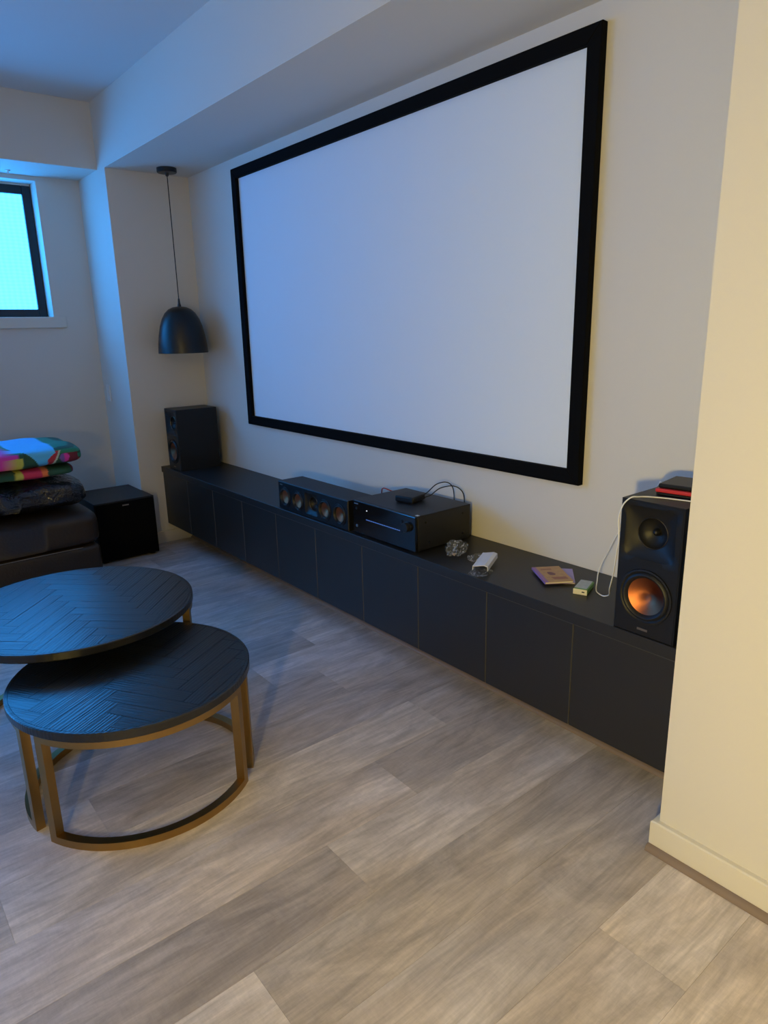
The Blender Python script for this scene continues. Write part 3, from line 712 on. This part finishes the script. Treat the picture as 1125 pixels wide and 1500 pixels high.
def booklet(name, label, loc, rz, L, Wd, T, cover, spine, colf=None):
    o = thing(name, label, 'booklet', loc, rz)
    MB().box((-L / 2 + .002, -Wd / 2 + .003, .001), (L / 2 - .002, Wd / 2 - .002, T - .001)).build('pages', 'page_paper', o)
    MB().box((-L / 2, -Wd / 2, 0), (L / 2, Wd / 2, .0009)).build('back_cover', spine, o)
    MB().box((-L / 2, Wd / 2 - .0018, .0009), (L / 2, Wd / 2, T - .0009)).build('spine', spine, o)
    if colf:
        n1, n2 = 84, 56; vs_ = []; fs = []
        for i in range(n1 + 1):
            for j in range(n2 + 1): vs_.append((-L / 2 + L * i / n1, -Wd / 2 + Wd * j / n2, T))
        for i in range(n1):
            for j in range(n2): k = i * (n2 + 1) + j; fs.append((k, k + n2 + 1, k + n2 + 2, k + 1))
        base_n = len(vs_)
        vs_ += [(x, y, T - .0009) for x, y in ((-L / 2, -Wd / 2), (L / 2, -Wd / 2), (L / 2, Wd / 2), (-L / 2, Wd / 2))]
        k = base_n; c0, c1, c2, c3 = 0, n1 * (n2 + 1), n1 * (n2 + 1) + n2, n2
        fs += [(k, k + 3, k + 2, k + 1), (k, k + 1, c1, c0), (k + 1, k + 2, c2, c1), (k + 2, k + 3, c3, c2), (k + 3, k, c0, c3)]
        me = bpy.data.meshes.new('front_cover'); me.from_pydata(vs_, [], fs); me.update(); me.materials.append(MATS['printed_cover'])
        at = me.color_attributes.new('print', 'FLOAT_COLOR', 'POINT')
        for i, p in enumerate(vs_): at.data[i].color = (*colf(p[0], p[1]), 1)
        link('front_cover', me, o)
    else: MB().box((-L / 2, -Wd / 2, T - .0009), (L / 2, Wd / 2, T)).build('front_cover', cover, o)
    return o
def cover(x, y):
    if y > .040: return (.30, .13, .34)
    nz = noise.noise(Vector((x * 60, y * 60, 2)))
    if math.hypot((x - .005) * 1.0, (y - .002) * 1.3) < .018 + nz * .006: return (.16, .04, .06)
    if abs(x + .045) < .012 and abs(y + .015) < .028 + nz * .01: return (.33, .10, .05)
    if abs(x - .052) < .008 and abs(y - .01) < .022 + nz * .01: return (.36, .14, .06)
    return (.50 + nz * .08, .27 + nz * .06, .10)
# spine edge towards the room; long side runs along the worktop
bx, by, brz = -.182, 1.505, R(60)
booklet('booklet', 'lilac booklet peeking out from under the orange booklet', (-.150, 1.492, Z), R(40), .15, .10, .006, 'lilac_cover', 'lilac_cover')
booklet('booklet', 'orange and gold patterned booklet with purple spine on the pile', (bx, by, Z + .0066), R(56), .165, .108, .008, None, 'purple_cover', cover)
pb = thing('power_bank', 'small green and cream power bank lying by the white cable', 'power bank', (-.203, 1.350, Z))
pb.rotation_euler.z = R(20)
MB().box((-.047, -.0245, .001), (.05, .0245, .0195), .003, 2).build('body', 'green_plastic', pb)
MB().box((-.036, -.019, .0196), (.049, .0235, .0202)).build('top_film', 'silver_film', pb)
MB().box((-.0495, -.0245, 0), (-.0472, .0245, .0200), .0008, 1).build('end_cap', 'cream_plastic', pb)
MB().box((-.0500, -.016, .009), (-.0496, -.006, .013)).build('socket', 'black_rubber', pb)
# portable drive on the near speaker
ZT = SLZ + .0005 + .418 + .0004
dv = thing('portable_drive', 'black portable drive with a red rubber edge lying on the speaker', 'drive', (-.206, .990, ZT), R(8))
MB().box((-.075, -.078, 0), (.075, .078, .008), .002, 1).build('base', 'black_rubber', dv)
MB().box((-.078, -.081, .0082), (.078, .081, .020), .004, 2).build('bumper', 'red_plastic', dv)
MB().box((-.070, -.076, .0202), (.070, .076, .034), .005, 2).build('lid', 'black_satin', dv)
# white cable: drive -> behind the speaker -> loop on the worktop -> up the speaker's edge and across its top
cp = [(-.205, 1.081, ZT + .014), (-.19, 1.100, ZT + .015), (-.165, 1.118, ZT + .004), (-.14, 1.16, ZT - .05), (-.12, 1.225, ZT - .13), (-.11, 1.285, SLZ + .21), (-.10, 1.325, SLZ + .13), (-.105, 1.355, SLZ + .055), (-.130, 1.345, SLZ + .014), (-.168, 1.322, SLZ + .0036), (-.193, 1.300, SLZ + .0036), (-.208, 1.268, SLZ + .0045), (-.215, 1.245, SLZ + .014), (-.245, 1.220, SLZ + .036), (-.30, 1.186, SLZ + .080), (-.35, 1.145, SLZ + .159), (-.385, 1.118, SLZ + .236), (-.402, 1.103, SLZ + .291), (-.403, 1.107, SLZ + .343), (-.403, 1.105, SLZ + .371), (-.402, 1.094, SLZ + .403), (-.394, 1.076, ZT + .005), (-.378, 1.062, ZT + .0065), (-.352, 1.045, ZT + .005), (-.325, 1.005, ZT + .0028), (-.308, .946, ZT + .0024), (-.30, .912, ZT + .0024)]
tag(MB().tube(cp, .0021, 8, 8).build('charging_cable', 'white_cable', smooth=60), 'white charging cable looping from the drive down to the worktop', 'cable')

# ------------------------------------------------------------------ wall and ceiling fittings
sw = thing('light_switch', 'white light switch on the blue lit side of the far pier', 'switch', (-W - .0004, 5.211, 1.071))
MB().box((-.009, -.036, -.058), (0, .036, .058), .003, 2).build('plate', 'switch_plastic', sw)
MB().box((-.012, -.008, -.014), (-.0092, .008, .014), .001, 1).build('rocker', 'switch_plastic', sw)
tag(MB().lathe([(0, 0), (.016, 0), (.016, -.004), (.006, -.008), (.004, -.02), (0, -.021)], None, 20).build('ceiling_hook', 'switch_plastic', None, (-1.015, 5.221, ZS + .0096), smooth=40), 'tiny white hook under the bulkhead above the window', 'hook')

# ------------------------------------------------------------------ added reading lamp, unseen behind the camera, where the warm shadows point back
gp = thing('added_floor_lamp', 'added unseen black reading floor lamp with a glowing round head', 'floor lamp', (-2.95, -.124, 0))
GZ = 1.225
MB().lathe([(0, .0005), (.13, .0005), (.13, .012), (.12, .018), (.012, .022), (0, .022)], None, 40).build('base', 'lamp_metal', gp, (-.12, 0, 0), smooth=40)
MB().tube([(-.12, 0, .02), (-.12, 0, .9), (-.12, 0, GZ - .02), (-.10, 0, GZ + .01), (-.075, 0, GZ + .005)], .009, 12, 6).build('pole', 'lamp_metal', gp, smooth=60)
M = Matrix.Translation((0, 0, GZ)) @ Vector(LAMP_AIM).to_track_quat('Z', 'Y').to_matrix().to_4x4()
MB().lathe([(0, -.09), (.03, -.088), (.055, -.07), (.085, -.03), (.1, .008), (.097, .008), (.082, -.028), (.052, -.066), (.028, -.083), (0, -.085)], M, 40).build('shade', 'lamp_metal', gp, smooth=60)
MB().lathe([(0, -.004), (.091, -.004), (.091, -.006), (0, -.006)], M, 40).build('diffuser', 'added_lamp_glow', gp)

dm = thing('added_ceiling_light', 'added unseen frosted dome ceiling light towards the back of the room', 'ceiling light', (-4.2, -.8, ZC - .0005))  # added out of view as soft warm fill for the lamp's shadows
MB().lathe([(0, 0), (.2, 0), (.2, -.03), (.19, -.034), (0, -.034)], None, 48).build('base_ring', 'switch_plastic', dm, smooth=40)
MB().lathe([(.185, -.035), (.18, -.055), (.155, -.078), (.11, -.094), (.055, -.103), (0, -.105)], None, 48).build('diffuser', 'added_dome_glow', dm, smooth=80)
